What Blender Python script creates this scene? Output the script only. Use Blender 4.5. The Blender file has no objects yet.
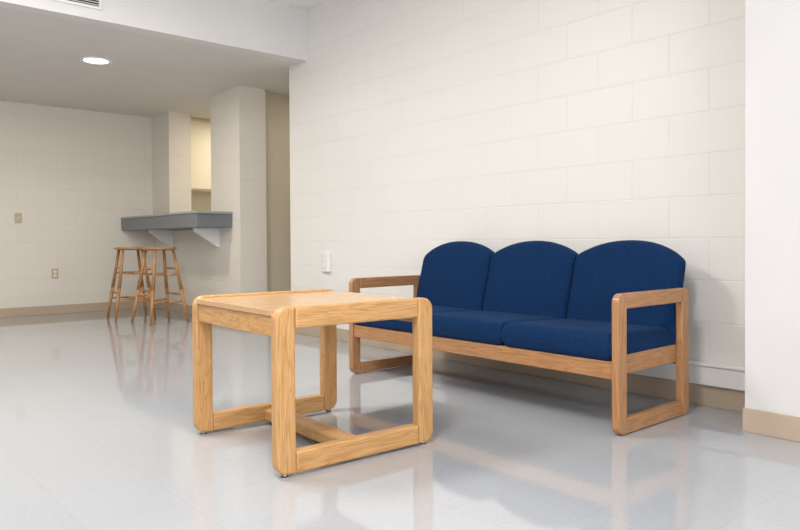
import bpy, bmesh, math
from mathutils import Vector, Matrix
scene=bpy.context.scene
try:
    scene.view_settings.view_transform='Standard'
    scene.view_settings.look='None'
except Exception as e: print(e)

# ------------------------------------------------------------ materials
def newmat(name,rough=.6,col=(.8,.8,.8),spec=.5):
    m=bpy.data.materials.new(name);m.use_nodes=True
    nt=m.node_tree;b=nt.nodes['Principled BSDF']
    b.inputs['Base Color'].default_value=(*col,1);b.inputs['Roughness'].default_value=rough
    b.inputs['Specular IOR Level'].default_value=spec
    return m,nt,b
def N(nt,t,**k):
    n=nt.nodes.new(t)
    for a,v in k.items(): setattr(n,a,v)
    return n
def noise_paint(name,col,rough=.6,amp=.04,scale=3,bump=.05,bscale=120):
    m,nt,b=newmat(name,rough,col)
    tc=N(nt,'ShaderNodeTexCoord');n=N(nt,'ShaderNodeTexNoise');n.inputs['Scale'].default_value=scale
    nt.links.new(tc.outputs['Object'],n.inputs['Vector'])
    mx=N(nt,'ShaderNodeMix',data_type='RGBA')
    mx.inputs['A'].default_value=(*[c*(1-amp) for c in col],1);mx.inputs['B'].default_value=(*[min(1,c*(1+amp)) for c in col],1)
    nt.links.new(n.outputs['Fac'],mx.inputs['Factor']);nt.links.new(mx.outputs['Result'],b.inputs['Base Color'])
    n2=N(nt,'ShaderNodeTexNoise');n2.inputs['Scale'].default_value=bscale
    nt.links.new(tc.outputs['Object'],n2.inputs['Vector'])
    bp=N(nt,'ShaderNodeBump');bp.inputs['Strength'].default_value=bump;bp.inputs['Distance'].default_value=.004
    nt.links.new(n2.outputs['Fac'],bp.inputs['Height']);nt.links.new(bp.outputs['Normal'],b.inputs['Normal'])
    return m
def block_mat(name,col,mort=.94):
    m,nt,b=newmat(name,.42,col,.4)
    tc=N(nt,'ShaderNodeTexCoord');sp=N(nt,'ShaderNodeSeparateXYZ');nt.links.new(tc.outputs['Object'],sp.inputs[0])
    ad=N(nt,'ShaderNodeMath',operation='ADD');nt.links.new(sp.outputs['X'],ad.inputs[0]);nt.links.new(sp.outputs['Y'],ad.inputs[1])
    cb=N(nt,'ShaderNodeCombineXYZ');nt.links.new(ad.outputs[0],cb.inputs['X']);nt.links.new(sp.outputs['Z'],cb.inputs['Y'])
    nz=N(nt,'ShaderNodeTexNoise');nz.inputs['Scale'].default_value=9;nt.links.new(cb.outputs[0],nz.inputs['Vector'])
    vs=N(nt,'ShaderNodeVectorMath',operation='SCALE');vs.inputs['Scale'].default_value=.006;nt.links.new(nz.outputs['Color'],vs.inputs[0])
    va=N(nt,'ShaderNodeVectorMath',operation='ADD');nt.links.new(cb.outputs[0],va.inputs[0]);nt.links.new(vs.outputs[0],va.inputs[1])
    br=N(nt,'ShaderNodeTexBrick');br.offset=.5;br.squash=1
    br.inputs['Scale'].default_value=1;br.inputs['Brick Width'].default_value=.42;br.inputs['Row Height'].default_value=.21
    br.inputs['Mortar Size'].default_value=.004;br.inputs['Mortar Smooth'].default_value=.75;br.inputs['Bias'].default_value=0
    br.inputs['Color1'].default_value=(*col,1);br.inputs['Color2'].default_value=(*[c*.99 for c in col],1)
    br.inputs['Mortar'].default_value=(*[c*mort for c in col],1)
    nt.links.new(va.outputs[0],br.inputs['Vector']);nt.links.new(br.outputs['Color'],b.inputs['Base Color'])
    n2=N(nt,'ShaderNodeTexNoise');n2.inputs['Scale'].default_value=60;n2.inputs['Detail'].default_value=6
    nt.links.new(tc.outputs['Object'],n2.inputs['Vector'])
    m1=N(nt,'ShaderNodeMath',operation='MULTIPLY');m1.inputs[1].default_value=-1.0;nt.links.new(br.outputs['Fac'],m1.inputs[0])
    m2=N(nt,'ShaderNodeMath',operation='MULTIPLY_ADD');m2.inputs[1].default_value=.25
    nt.links.new(n2.outputs['Fac'],m2.inputs[0]);nt.links.new(m1.outputs[0],m2.inputs[2])
    bp=N(nt,'ShaderNodeBump');bp.inputs['Strength'].default_value=.36;bp.inputs['Distance'].default_value=.004
    nt.links.new(m2.outputs[0],bp.inputs['Height']);nt.links.new(bp.outputs['Normal'],b.inputs['Normal'])
    return m
def floor_mat():
    m,nt,b=newmat('vinyl_tile',.2,(.5,.5,.5),1.0)
    tc=N(nt,'ShaderNodeTexCoord')
    br=N(nt,'ShaderNodeTexBrick');br.offset=0;br.squash=1
    br.inputs['Scale'].default_value=1;br.inputs['Brick Width'].default_value=.305;br.inputs['Row Height'].default_value=.305
    br.inputs['Mortar Size'].default_value=.0009;br.inputs['Mortar Smooth'].default_value=.5
    br.inputs['Color1'].default_value=(.435,.452,.482,1);br.inputs['Color2'].default_value=(.425,.442,.47,1);br.inputs['Mortar'].default_value=(.36,.373,.395,1)
    nt.links.new(tc.outputs['Object'],br.inputs['Vector'])
    n=N(nt,'ShaderNodeTexNoise');n.inputs['Scale'].default_value=70;n.inputs['Detail'].default_value=8;n.inputs['Roughness'].default_value=.8
    nt.links.new(tc.outputs['Object'],n.inputs['Vector'])
    mr=N(nt,'ShaderNodeMapRange');mr.inputs['From Min'].default_value=.3;mr.inputs['From Max'].default_value=.7;mr.inputs['To Min'].default_value=.92;mr.inputs['To Max'].default_value=1.07
    nt.links.new(n.outputs['Fac'],mr.inputs['Value'])
    vm=N(nt,'ShaderNodeVectorMath',operation='SCALE');nt.links.new(br.outputs['Color'],vm.inputs[0]);nt.links.new(mr.outputs[0],vm.inputs['Scale'])
    nt.links.new(vm.outputs[0],b.inputs['Base Color'])
    n3=N(nt,'ShaderNodeTexNoise');n3.inputs['Scale'].default_value=2.5;n3.inputs['Detail'].default_value=4
    nt.links.new(tc.outputs['Object'],n3.inputs['Vector'])
    r2=N(nt,'ShaderNodeMapRange');r2.inputs['To Min'].default_value=.02;r2.inputs['To Max'].default_value=.09
    nt.links.new(n3.outputs['Fac'],r2.inputs['Value']);nt.links.new(r2.outputs[0],b.inputs['Roughness'])
    n4=N(nt,'ShaderNodeTexNoise');n4.inputs['Scale'].default_value=7
    nt.links.new(tc.outputs['Object'],n4.inputs['Vector'])
    bp=N(nt,'ShaderNodeBump');bp.inputs['Strength'].default_value=.06;bp.inputs['Distance'].default_value=.004
    nt.links.new(n4.outputs['Fac'],bp.inputs['Height']);nt.links.new(bp.outputs['Normal'],b.inputs['Normal'])
    return m
def oak(name,axis,c1,c2,rough=.36):
    m,nt,b=newmat(name,rough,c1)
    tc=N(nt,'ShaderNodeTexCoord');mp=N(nt,'ShaderNodeMapping')
    sc=[24,24,24];sc[axis]=2.2
    mp.inputs['Scale'].default_value=sc
    nt.links.new(tc.outputs['Object'],mp.inputs['Vector'])
    n=N(nt,'ShaderNodeTexNoise');n.inputs['Scale'].default_value=1.0;n.inputs['Detail'].default_value=3;n.inputs['Roughness'].default_value=.5;n.inputs['Distortion'].default_value=.5
    nt.links.new(mp.outputs[0],n.inputs['Vector'])
    k=N(nt,'ShaderNodeMath',operation='MULTIPLY');k.inputs[1].default_value=9.0;nt.links.new(n.outputs['Fac'],k.inputs[0])
    fr=N(nt,'ShaderNodeMath',operation='PINGPONG');fr.inputs[1].default_value=.5;nt.links.new(k.outputs[0],fr.inputs[0])
    mp2=N(nt,'ShaderNodeMapping');sc2=[260,260,260];sc2[axis]=7;mp2.inputs['Scale'].default_value=sc2
    nt.links.new(tc.outputs['Object'],mp2.inputs['Vector'])
    n2=N(nt,'ShaderNodeTexNoise');n2.inputs['Scale'].default_value=1;n2.inputs['Detail'].default_value=3
    nt.links.new(mp2.outputs[0],n2.inputs['Vector'])
    cr=N(nt,'ShaderNodeValToRGB');cr.color_ramp.elements[0].position=.0;cr.color_ramp.elements[0].color=(*c2,1)
    cr.color_ramp.elements[1].position=.30;cr.color_ramp.elements[1].color=(*c1,1)
    nt.links.new(fr.outputs[0],cr.inputs[0])
    mr=N(nt,'ShaderNodeMapRange');mr.inputs['From Min'].default_value=.35;mr.inputs['From Max'].default_value=.6;mr.inputs['To Min'].default_value=.80;mr.inputs['To Max'].default_value=1.05
    nt.links.new(n2.outputs['Fac'],mr.inputs['Value'])
    vm=N(nt,'ShaderNodeVectorMath',operation='SCALE');nt.links.new(cr.outputs[0],vm.inputs[0]);nt.links.new(mr.outputs[0],vm.inputs['Scale'])
    nt.links.new(vm.outputs[0],b.inputs['Base Color'])
    return m
TC1,TC2=(.63,.355,.14),(.52,.265,.093)
SC1,SC2=(.47,.24,.108),(.37,.175,.072)
T=[oak('oak_table_%s'%a,i,TC1,TC2) for i,a in enumerate('xyz')]
S=[oak('oak_sofa_%s'%a,i,SC1,SC2) for i,a in enumerate('xyz')]
TT=oak('oak_table_top',0,(.64,.41,.215),(.57,.345,.17),.22)
ST=oak('stool_wood',2,(.50,.26,.10),(.42,.20,.075))
def fabric():
    m,nt,b=newmat('blue_upholstery',.95,(.004,.022,.10),.1)
    tc=N(nt,'ShaderNodeTexCoord');n=N(nt,'ShaderNodeTexNoise');n.inputs['Scale'].default_value=260;n.inputs['Detail'].default_value=3
    nt.links.new(tc.outputs['Object'],n.inputs['Vector'])
    cr=N(nt,'ShaderNodeValToRGB');cr.color_ramp.elements[0].position=.38;cr.color_ramp.elements[0].color=(.0025,.015,.055,1)
    cr.color_ramp.elements[1].position=.62;cr.color_ramp.elements[1].color=(.008,.037,.115,1)
    nt.links.new(n.outputs['Fac'],cr.inputs[0]);nt.links.new(cr.outputs[0],b.inputs['Base Color'])
    bp=N(nt,'ShaderNodeBump');bp.inputs['Strength'].default_value=.6;bp.inputs['Distance'].default_value=.002
    nt.links.new(n.outputs['Fac'],bp.inputs['Height']);nt.links.new(bp.outputs['Normal'],b.inputs['Normal'])
    b.inputs['Sheen Weight'].default_value=.06;b.inputs['Sheen Tint'].default_value=(.3,.5,.9,1)
    return m
FAB=fabric()
WALL=block_mat('painted_block_wall',(.84,.82,.785))
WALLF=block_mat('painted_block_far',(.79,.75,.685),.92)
PLAIN=noise_paint('smooth_white_paint',(.77,.755,.745))
PILA=noise_paint('pilaster_paint',(.72,.705,.70))
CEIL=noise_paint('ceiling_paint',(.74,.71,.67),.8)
CEILW=noise_paint('lounge_ceiling_paint',(.88,.87,.85),.8)
HALL=noise_paint('hall_paint',(.68,.62,.50))
BASE=noise_paint('vinyl_cove_base',(.50,.40,.30),.5)
WHITE=noise_paint('white_enamel',(.86,.85,.84),.35)
GREY=noise_paint('grey_laminate',(.17,.185,.20),.35)
GREYT=noise_paint('grey_laminate_top',(.33,.36,.39),.3)
CREAM=noise_paint('cream_cabinet',(.85,.80,.66),.5)
IVORY=noise_paint('ivory_plastic',(.55,.47,.33),.4)
DARK=noise_paint('dark_slot',(.03,.03,.03),.6)
METAL,_,mb=newmat('metal_glide',.35,(.45,.42,.38));mb.inputs['Metallic'].default_value=1
FLOOR=floor_mat()
def emis(name,col,s):
    m,nt,b=newmat(name,.5,col);b.inputs['Emission Color'].default_value=(*col,1);b.inputs['Emission Strength'].default_value=s
    return m
LAMP=emis('lamp_lens',(1,.96,.9),8)

# ------------------------------------------------------------ geometry helpers
def link(o,parent=None):
    scene.collection.objects.link(o)
    if parent: o.parent=parent
    return o
def empty(name,loc=(0,0,0),rz=0):
    e=bpy.data.objects.new(name,None);e.location=loc;e.rotation_euler=(0,0,rz);e.empty_display_size=.1
    return link(e)
def meshobj(name,verts,faces,mat,parent=None,bevel=0,smooth=False,seg=2):
    me=bpy.data.meshes.new(name);me.from_pydata([tuple(v) for v in verts],[],faces)
    bm=bmesh.new();bm.from_mesh(me);bmesh.ops.recalc_face_normals(bm,faces=bm.faces);bm.to_mesh(me);bm.free()
    me.materials.append(mat)
    o=link(bpy.data.objects.new(name,me),parent)
    if bevel:
        b=o.modifiers.new('b','BEVEL');b.width=bevel;b.segments=seg;b.limit_method='ANGLE';b.angle_limit=math.radians(40)
        b.harden_normals=False
    if smooth:
        for p in me.polygons:p.use_smooth=True
    return o
def box(name,a,b,mat,parent=None,bevel=0):
    (x0,y0,z0),(x1,y1,z1)=a,b
    v=[(x,y,z) for x in(x0,x1) for y in(y0,y1) for z in(z0,z1)]
    f=[(0,1,3,2),(4,6,7,5),(0,4,5,1),(2,3,7,6),(0,2,6,4),(1,5,7,3)]
    return meshobj(name,v,f,mat,parent,bevel)
def rpoly(w0,w1,z0,z1,radii,n=8):
    pts=[]
    cs=[(w0,z0,1,1,180,radii[0]),(w1,z0,-1,1,270,radii[1]),(w1,z1,-1,-1,0,radii[2]),(w0,z1,1,-1,90,radii[3])]
    for cx,cz,sx,sz,a0,r in cs:
        if r<=0: pts.append((cx,cz));continue
        for i in range(n+1):
            a=math.radians(a0+90*i/n);pts.append((cx+sx*r+r*math.cos(a),cz+sz*r+r*math.sin(a)))
    return pts
def prism(name,pts,y0,y1,mat,parent=None,bevel=0):
    n=len(pts);v=[(p[0],y0,p[1]) for p in pts]+[(p[0],y1,p[1]) for p in pts]
    f=[tuple(range(n)),tuple(range(2*n-1,n-1,-1))]+[(i,(i+1)%n,(i+1)%n+n,i+n) for i in range(n)]
    return meshobj(name,v,f,mat,parent,bevel)
def loopframe(name,x0,x1,z0,z1,y0,y1,w,r,mats,parent,bv=.005):
    prism(name+'_front_post',rpoly(x0,x0+w,z0,z1,(r,0,0,r)),y0,y1,mats[2],parent,bv)
    prism(name+'_rear_post',rpoly(x1-w,x1,z0,z1,(0,r,r,0)),y0,y1,mats[2],parent,bv)
    box(name+'_top_rail',(x0+w,y0,z1-w),(x1-w,y1,z1),mats[0],parent,bv)
    box(name+'_bottom_rail',(x0+w,y0,z0),(x1-w,y1,z0+w),mats[0],parent,bv)
def cyl(name,p0,p1,r0,r1,mat,parent=None,n=20,caps=True):
    p0,p1=Vector(p0),Vector(p1);d=(p1-p0).normalized()
    a=d.orthogonal().normalized();b=d.cross(a)
    v=[];
    for p,r in((p0,r0),(p1,r1)):
        for i in range(n):
            t=2*math.pi*i/n;v.append(p+a*r*math.cos(t)+b*r*math.sin(t))
    f=[(i,(i+1)%n,(i+1)%n+n,i+n) for i in range(n)]
    if caps:f+=[tuple(range(n-1,-1,-1)),tuple(range(n,2*n))]
    o=meshobj(name,v,f,mat,parent)
    for p in o.data.polygons:p.use_smooth=len(p.vertices)==4
    return o
def lathe(name,prof,loc,mat,parent=None,n=40):
    v=[];m=len(prof)
    for r,z in prof:
        for i in range(n):
            t=2*math.pi*i/n;v.append((loc[0]+r*math.cos(t),loc[1]+r*math.sin(t),loc[2]+z))
    f=[(k*n+i,k*n+(i+1)%n,(k+1)*n+(i+1)%n,(k+1)*n+i) for k in range(m-1) for i in range(n)]
    f+=[tuple(range(n-1,-1,-1)),tuple(range((m-1)*n,m*n))]
    return meshobj(name,v,f,mat,parent,0,True)

# ------------------------------------------------------------ room
XW=3.41;CL=2.432;CH=2.87;YB=5.228;YE=5.525;YF=8.85
XL=-3.2;YN=-3.2
box('floor',(XL-.1,YN-.1,-.1),(5.6,YF+.2,0),FLOOR)
def wall(name,a,b,m): return box(name,a,b,m)
wall('wall_right',(XW,YN,0),(XW+.3,YE,CH+.1),WALL)
wall('wall_pilaster',(3.078,YN,0),(XW,1.31,CH),PILA)
wall('wall_far',(XL,YF,0),(5.6,YF+.15,CL+.1),WALLF)
wall('wall_left',(XL-.15,YN,0),(XL,YF+.15,CH+.1),PLAIN)
wall('wall_hall_end',(5.45,YE,0),(5.6,YF,CL+.1),HALL)
wall('wall_hall_near',(XW+.3,YE-.15,0),(5.6,YE,CL+.1),HALL)
wx0,wx1,wz0,wz1=-2.2,1.8,.75,2.45
wall('wall_back_lower',(XL,YN-.15,0),(XW,YN,wz0),PLAIN)
wall('wall_back_upper',(XL,YN-.15,wz1),(XW,YN,CH+.1),PLAIN)
wall('wall_back_left',(XL,YN-.15,wz0),(wx0,YN,wz1),PLAIN)
wall('wall_back_right',(wx1,YN-.15,wz0),(XW,YN,wz1),PLAIN)
win=empty('window_1',(0,YN-.07,0))
for i,x in enumerate((wx0,-.9,.4,wx1-.05)): box('mullion_%d'%i,(x,-.04,wz0),(x+.05,.04,wz1),WHITE,win)
box('sill',(wx0,-.06,wz0),(wx1,.1,wz0+.04),WHITE,win);box('head',(wx0,-.04,wz1-.05),(wx1,.04,wz1),WHITE,win)
box('ceiling',(XL,YN-.1,CH),(XW+.3,YB+.1,CH+.1),CEILW)
box('ceiling_low',(XL,YB+.12,CL),(5.6,YF+.15,CL+.1),CEIL)
box('bulkhead_soffit',(XL,YB,CL),(XW,YB+.12,CH+.02),PLAIN)
wall('wall_column_near',(XW,6.494,0),(3.716,7.157,CL),WALLF)
wall('wall_column_far',(XW,8.297,0),(3.69,YF,CL),WALLF)
wall('wall_knee',(XW,7.157,0),(3.58,8.297,.98),WALLF)
wall('wall_kitchen_partition',(3.716,6.60,0),(5.45,6.70,CL),HALL)
bh=.103;bt=.008
def base(name,a,b): box(name,a,b,BASE,None,.003)
base('baseboard_right',(XW-bt,1.31,0),(XW,YE,bh))
base('baseboard_pilaster',(3.078-bt,YN,0),(3.078,1.31+bt,bh))
base('baseboard_far',(XL,YF-bt,0),(XW,YF,bh))
base('baseboard_knee',(XW-bt,6.494-bt,0),(XW,YF-bt,bh))
base('baseboard_column',(XW,6.494-bt,0),(3.716,6.494,bh))
base('baseboard_end',(XW-bt,YE,0),(XW+.3,YE+bt,bh))
base('baseboard_hall',(3.72,6.592,0),(5.45,6.60,bh))
tr=empty('wall_raceway',(0,0,0))
box('cover',(XW-.030,1.312,bh+.004),(XW-.001,4.6,.205),WHITE,tr,.006)
box('lip',(XW-.040,1.312,.203),(XW-.001,4.6,.220),WHITE,tr,.004)
jb=empty('wall_outlet_box',(XW,4.93,.66))
box('housing',(-.035,-.055,-.085),(-.001,.055,.085),WHITE,jb,.006)
box('cover_plate',(-.038,-.035,-.060),(-.034,.035,.060),PLAIN,jb,.002)
box('socket_upper',(-.040,-.014,.012),(-.037,.014,.04),WHITE,jb,.003)
box('socket_lower',(-.040,-.014,-.04),(-.037,.014,-.012),WHITE,jb,.003)
sw=empty('light_switch',(1.868,YF,1.12))
box('plate',(-.036,-.008,-.058),(.036,-.001,.058),IVORY,sw,.003);box('toggle',(-.006,-.02,-.012),(.006,-.007,.012),WHITE,sw,.002)
ou=empty('power_outlet',(2.246,YF,.475))
box('plate',(-.036,-.008,-.058),(.036,-.001,.058),IVORY,ou,.003)
box('socket_1',(-.017,-.011,.008),(.017,-.007,.036),CREAM,ou,.003);box('socket_2',(-.017,-.011,-.036),(.017,-.007,-.008),CREAM,ou,.003)
vt=empty('air_vent',(1.47,YB,2.59))
box('frame_bottom',(-.19,-.014,-.085),(.19,-.001,-.065),WHITE,vt,.003);box('frame_top',(-.19,-.014,.065),(.19,-.001,.085),WHITE,vt,.003)
box('frame_l',(-.19,-.014,-.065),(-.17,-.001,.065),WHITE,vt);box('frame_r',(.17,-.014,-.065),(.19,-.001,.065),WHITE,vt)
box('duct_dark',(-.17,-.003,-.065),(.17,-.001,.065),DARK,vt)
for i in range(7):
    z=-.057+i*.018
    o=box('louvre_%d'%i,(-.17,-.006,-.0015),(.17,.006,.0015),WHITE,vt);o.location=(0,-.008,z+.003);o.rotation_euler=(math.radians(35),0,0)
def downlight(x,y,p):
    e=empty('recessed_ceiling_light',(x,y,CL))
    lathe('trim_ring',[(.100,-.001),(.135,-.001),(.137,-.006),(.128,-.012),(.104,-.012),(.100,-.004)],(0,0,0),WHITE,e)
    lathe('lens',[(.0,-.009),(.07,-.012),(.102,-.006),(.102,-.002)],(0,0,0),LAMP,e)
    l=bpy.data.lights.new('downlight','AREA');l.shape='DISK';l.size=.2;l.energy=p;l.color=(1,.91,.78)
    o=link(bpy.data.objects.new('bulb',l),e);o.location=(0,0,-.03)
downlight(1.972,6.375,20)
downlight(-.6,6.375,20)
# ------------------------------------------------------------ counter
ct=empty('breakfast_counter',(0,0,0))
box('slab',(3.013,6.66,.985),(XW-.002,8.845,1.125),GREY,ct,.006)
box('top_surface',(3.005,6.652,1.125),(XW-.002,8.845,1.15),GREYT,ct,.005)
box('inner_slab',(XW-.002,7.16,.985),(3.75,8.29,1.15),GREY,ct,.005)
for i,y in enumerate((6.97,8.2)):
    prism('bracket_%d'%i,[(XW-.002,.985),(XW-.002,.78),(XW-.03,.78),(3.12,.955),(3.12,.985)],y-.02,y+.02,WHITE,ct,.003)
kc=empty('kitchen_cabinet',(0,0,0))
box('carcass',(3.75,8.53,1.50),(5.4,YF-.002,2.43),CREAM,kc,.004)
for i in range(4):
    box('door_%d'%i,(3.76+.41*i,8.51,1.52),(4.155+.41*i,8.53,2.40),CREAM,kc,.005)
box('base_carcass',(3.75,8.25,.0),(5.4,YF-.002,.87),CREAM,kc,.004);box('worktop',(3.75,8.22,.87),(5.4,YF-.002,.91),GREYT,kc,.004)
box('backsplash',(3.75,YF-.012,.91),(5.4,YF-.002,1.50),CREAM,kc,.002)

# ------------------------------------------------------------ stools
def stool(cx,cy,rz):
    e=empty('bar_stool',(cx,cy,0),rz)
    h=.785
    lathe('seat',[(.0,h-.034),(.12,h-.034),(.165,h-.026),(.174,h-.014),(.168,h-.004),(.15,h),(.08,h-.006),(.0,h-.008)],(0,0,0),ST,e)
    top=.10;bot=.205
    L=[]
    for i,(sx,sy) in enumerate(((1,1),(-1,1),(-1,-1),(1,-1))):
        a=Vector((sx*top,sy*top,h-.03));b=Vector((sx*bot,sy*bot,0));L.append((a,b))
        mid=a.lerp(b,.55)
        cyl('leg_%d_upper'%i,a,mid,.014,.019,ST,e);cyl('leg_%d_lower'%i,mid,b,.019,.013,ST,e)
    for i in range(4):
        j=(i+1)%4
        for k,z in enumerate(((.22,.50) if i%2==0 else (.29,.56))):
            t=1-z/(h-.03)
            p=L[i][0].lerp(L[i][1],t);q=L[j][0].lerp(L[j][1],t);m=p.lerp(q,.5)
            cyl('rung_%d_%d_a'%(i,k),p,m,.008,.012,ST,e,14);cyl('rung_%d_%d_b'%(i,k),m,q,.012,.008,ST,e,14)
stool(2.83,7.16,.1)
stool(2.75,7.78,-.12)

# ------------------------------------------------------------ table
tb=empty('end_table',(1.240,2.107,0),-.04)
W,D,Hh,w,t=.718,.761,.598,.077,.045
zf=.009
loopframe('near_frame',0,W,zf,Hh,0,t,w,.045,T,tb,.008)
loopframe('back_frame',0,W,zf,Hh,D-t,D,w,.045,T,tb,.008)
box('top_panel',(.006,t,Hh-.032),(W-.006,D-t,Hh-.010),TT,tb,.002)
box('apron_front',(.012,t,Hh-.107),(.036,D-t,Hh-.032),T[1],tb,.003)
box('apron_rear',(W-.036,t,Hh-.107),(W-.012,D-t,Hh-.032),T[1],tb,.003)
box('stretcher',(W/2-.042,t,zf+.012),(W/2+.042,D-t,zf+.058),T[1],tb,.004)
for i,(x,y) in enumerate(((.04,t/2),(W-.04,t/2),(.04,D-t/2),(W-.04,D-t/2))):
    cyl('glide_%d'%i,(x,y,0),(x,y,zf+.003),.012,.011,METAL,tb)

# ------------------------------------------------------------ sofa
X0,X1,Y0,Y1,ha=2.587,3.191,1.616,3.514,.601
sf=empty('three_seat_sofa',(X0,Y0,0))
SW=X1-X0;SL=Y1-Y0;w,t=.065,.035
loopframe('right_arm',0,SW,.004,ha,0,t,w,.04,S,sf)
loopframe('left_arm',0,SW,.004,ha,SL-t,SL,w,.04,S,sf)
for i,y in enumerate((t/2,SL-t/2)):
    for j,x in enumerate((.05,SW-.05)): cyl('glide_%d%d'%(i,j),(x,y,0),(x,y,.008),.012,.012,METAL,sf)
box('front_rail',(.012,t,.236),(.037,SL-t,.312),S[1],sf,.004)
box('rear_rail',(SW-.03,t,.235),(SW-.005,SL-t,.31),S[1],sf,.004)
for i,(a,b) in enumerate(((t,t+.024),(SL-t-.024,SL-t))):
    prism('side_rail_%d'%i,[(.037,.250),(SW-.03,.250),(SW-.03,.335),(.037,.330)],a,b,S[0],sf,.003)
for i in (1,2):
    y=SL*i/3
    box('seat_slat_%d'%i,(.037,y-.02,.25),(SW-.03,y+.02,.295),S[0],sf,.002)
M=math
def samp(n): return [-M.cos(M.pi*i/n) for i in range(n+1)]
def pillow(name,fn,n,m,mat,parent,p=7):
    us,vs=samp(n),samp(m);v=[];F=[]
    def g(s): return max(0,1-abs(s)**p)**.5
    for side in(1,-1):
        for a in us:
            for b in vs:
                v.append(fn(a,b,side*g(a)*g(b)))
    k=(n+1)*(m+1)
    for i in range(n):
        for j in range(m):
            q=[i*(m+1)+j,(i+1)*(m+1)+j,(i+1)*(m+1)+j+1,i*(m+1)+j+1]
            F.append(tuple(q));F.append(tuple(k+x for x in reversed(q)))
    me=bpy.data.meshes.new(name);me.from_pydata(v,[],F)
    bm=bmesh.new();bm.from_mesh(me);bmesh.ops.remove_doubles(bm,verts=bm.verts,dist=1e-5);bmesh.ops.recalc_face_normals(bm,faces=bm.faces);bm.to_mesh(me);bm.free()
    for q in me.polygons:q.use_smooth=True
    me.materials.append(mat)
    return link(bpy.data.objects.new(name,me),parent)
inner=(SL-2*t-.004)/3
for i in range(3):
    yc=t+.002+inner*(i+.5);hw=inner/2+.001
    def seat(a,b,h,yc=yc,hw=hw):
        x=.270+.277*b
        zc=.370-.010*(b+1)
        crown=.006*(1-a*a)*(1-b*b) if h>0 else 0
        return (x,yc+hw*a,zc+.062*h+crown)
    pillow('seat_cushion_%d'%i,seat,40,40,FAB,sf,26)
    def back(a,b,h,yc=yc,hw=hw,i=i):
        ztop=.748+.080*(1-abs(a)**2.2)
        if (i==0 and a<0) or (i==2 and a>0): ztop-=.022*abs(a)**4
        z0=.33
        v=(b+1)/2;z=z0+(ztop-z0)*v
        x=.478+.128*((z-z0)/.49)
        th=.050+.008*(1-a*a)*(1-b*b)
        # outer cushions reach a little past the arm frames above arm height
        grow=.012*max(0,min(1,(z-.61)/.1)) if ((i==0 and a<0) or (i==2 and a>0)) else 0
        return (x+.05-th*h,yc+(hw+.001+grow*0)*a,z)
    pillow('back_cushion_%d'%i,back,40,40,FAB,sf,16)

# ------------------------------------------------------------ lights
def area(name,loc,rot,sx,sy,e,col):
    l=bpy.data.lights.new(name,'AREA');l.shape='RECTANGLE';l.size=sx;l.size_y=sy;l.energy=e;l.color=col
    o=link(bpy.data.objects.new(name,l));o.location=loc;o.rotation_euler=rot;return o
area('window_daylight',(-.2,YN-.2,1.6),(math.radians(90),0,0),3.8,1.6,132,(.97,.98,1))
for i,(x,y) in enumerate(((.2,1.0),(.6,3.6))):
    e=empty('ceiling_fixture',(x,y,CH))
    box('housing',(-.62,-.31,-.05),(.62,.31,-.001),WHITE,e,.004)
    box('diffuser',(-.59,-.28,-.056),(.59,.28,-.048),emis('diffuser_lens',(1,.97,.92),3),e)
    l=bpy.data.lights.new('fixture_light','AREA');l.shape='RECTANGLE';l.size=1.15;l.size_y=.54;l.energy=70;l.color=(1,.965,.92)
    o=link(bpy.data.objects.new('tube',l),e);o.location=(0,0,-.065)
l=bpy.data.lights.new('kitchen_lamp','AREA');l.size=.4;l.energy=20;l.color=(1,.88,.68)
o=link(bpy.data.objects.new('kitchen_lamp',l));o.location=(4.5,7.8,2.4)
l=bpy.data.lights.new('hall_fill','AREA');l.size=.3;l.energy=4;l.color=(1,.9,.74)  # added fill light with no fixture, brightens the hall walls
o=link(bpy.data.objects.new('hall_fill',l));o.location=(4.6,6.05,2.4)

wd=bpy.data.worlds.new('world');scene.world=wd;wd.use_nodes=True
wd.node_tree.nodes['Background'].inputs[0].default_value=(.92,.96,1,1);wd.node_tree.nodes['Background'].inputs[1].default_value=1.0

# ------------------------------------------------------------ camera
f,yaw,pt,ro,sy=697.1,.8622,.0137,-.0057,-13.74
fw=Vector((math.cos(yaw)*math.cos(pt),math.sin(yaw)*math.cos(pt),-math.sin(pt)))
r=Vector((math.sin(yaw),-math.cos(yaw),0));u=r.cross(fw)
c,s=math.cos(ro),math.sin(ro);r2=c*r+s*u;u2=-s*r+c*u
cd=bpy.data.cameras.new('camera');cd.sensor_width=36;cd.lens=f*36/800;cd.shift_y=sy/800;cd.clip_start=.05
co=bpy.data.objects.new('camera',cd);scene.collection.objects.link(co)
m=Matrix((r2,u2,-fw)).transposed().to_4x4();m.translation=Vector((0,0,.8265));co.matrix_world=m
scene.camera=co
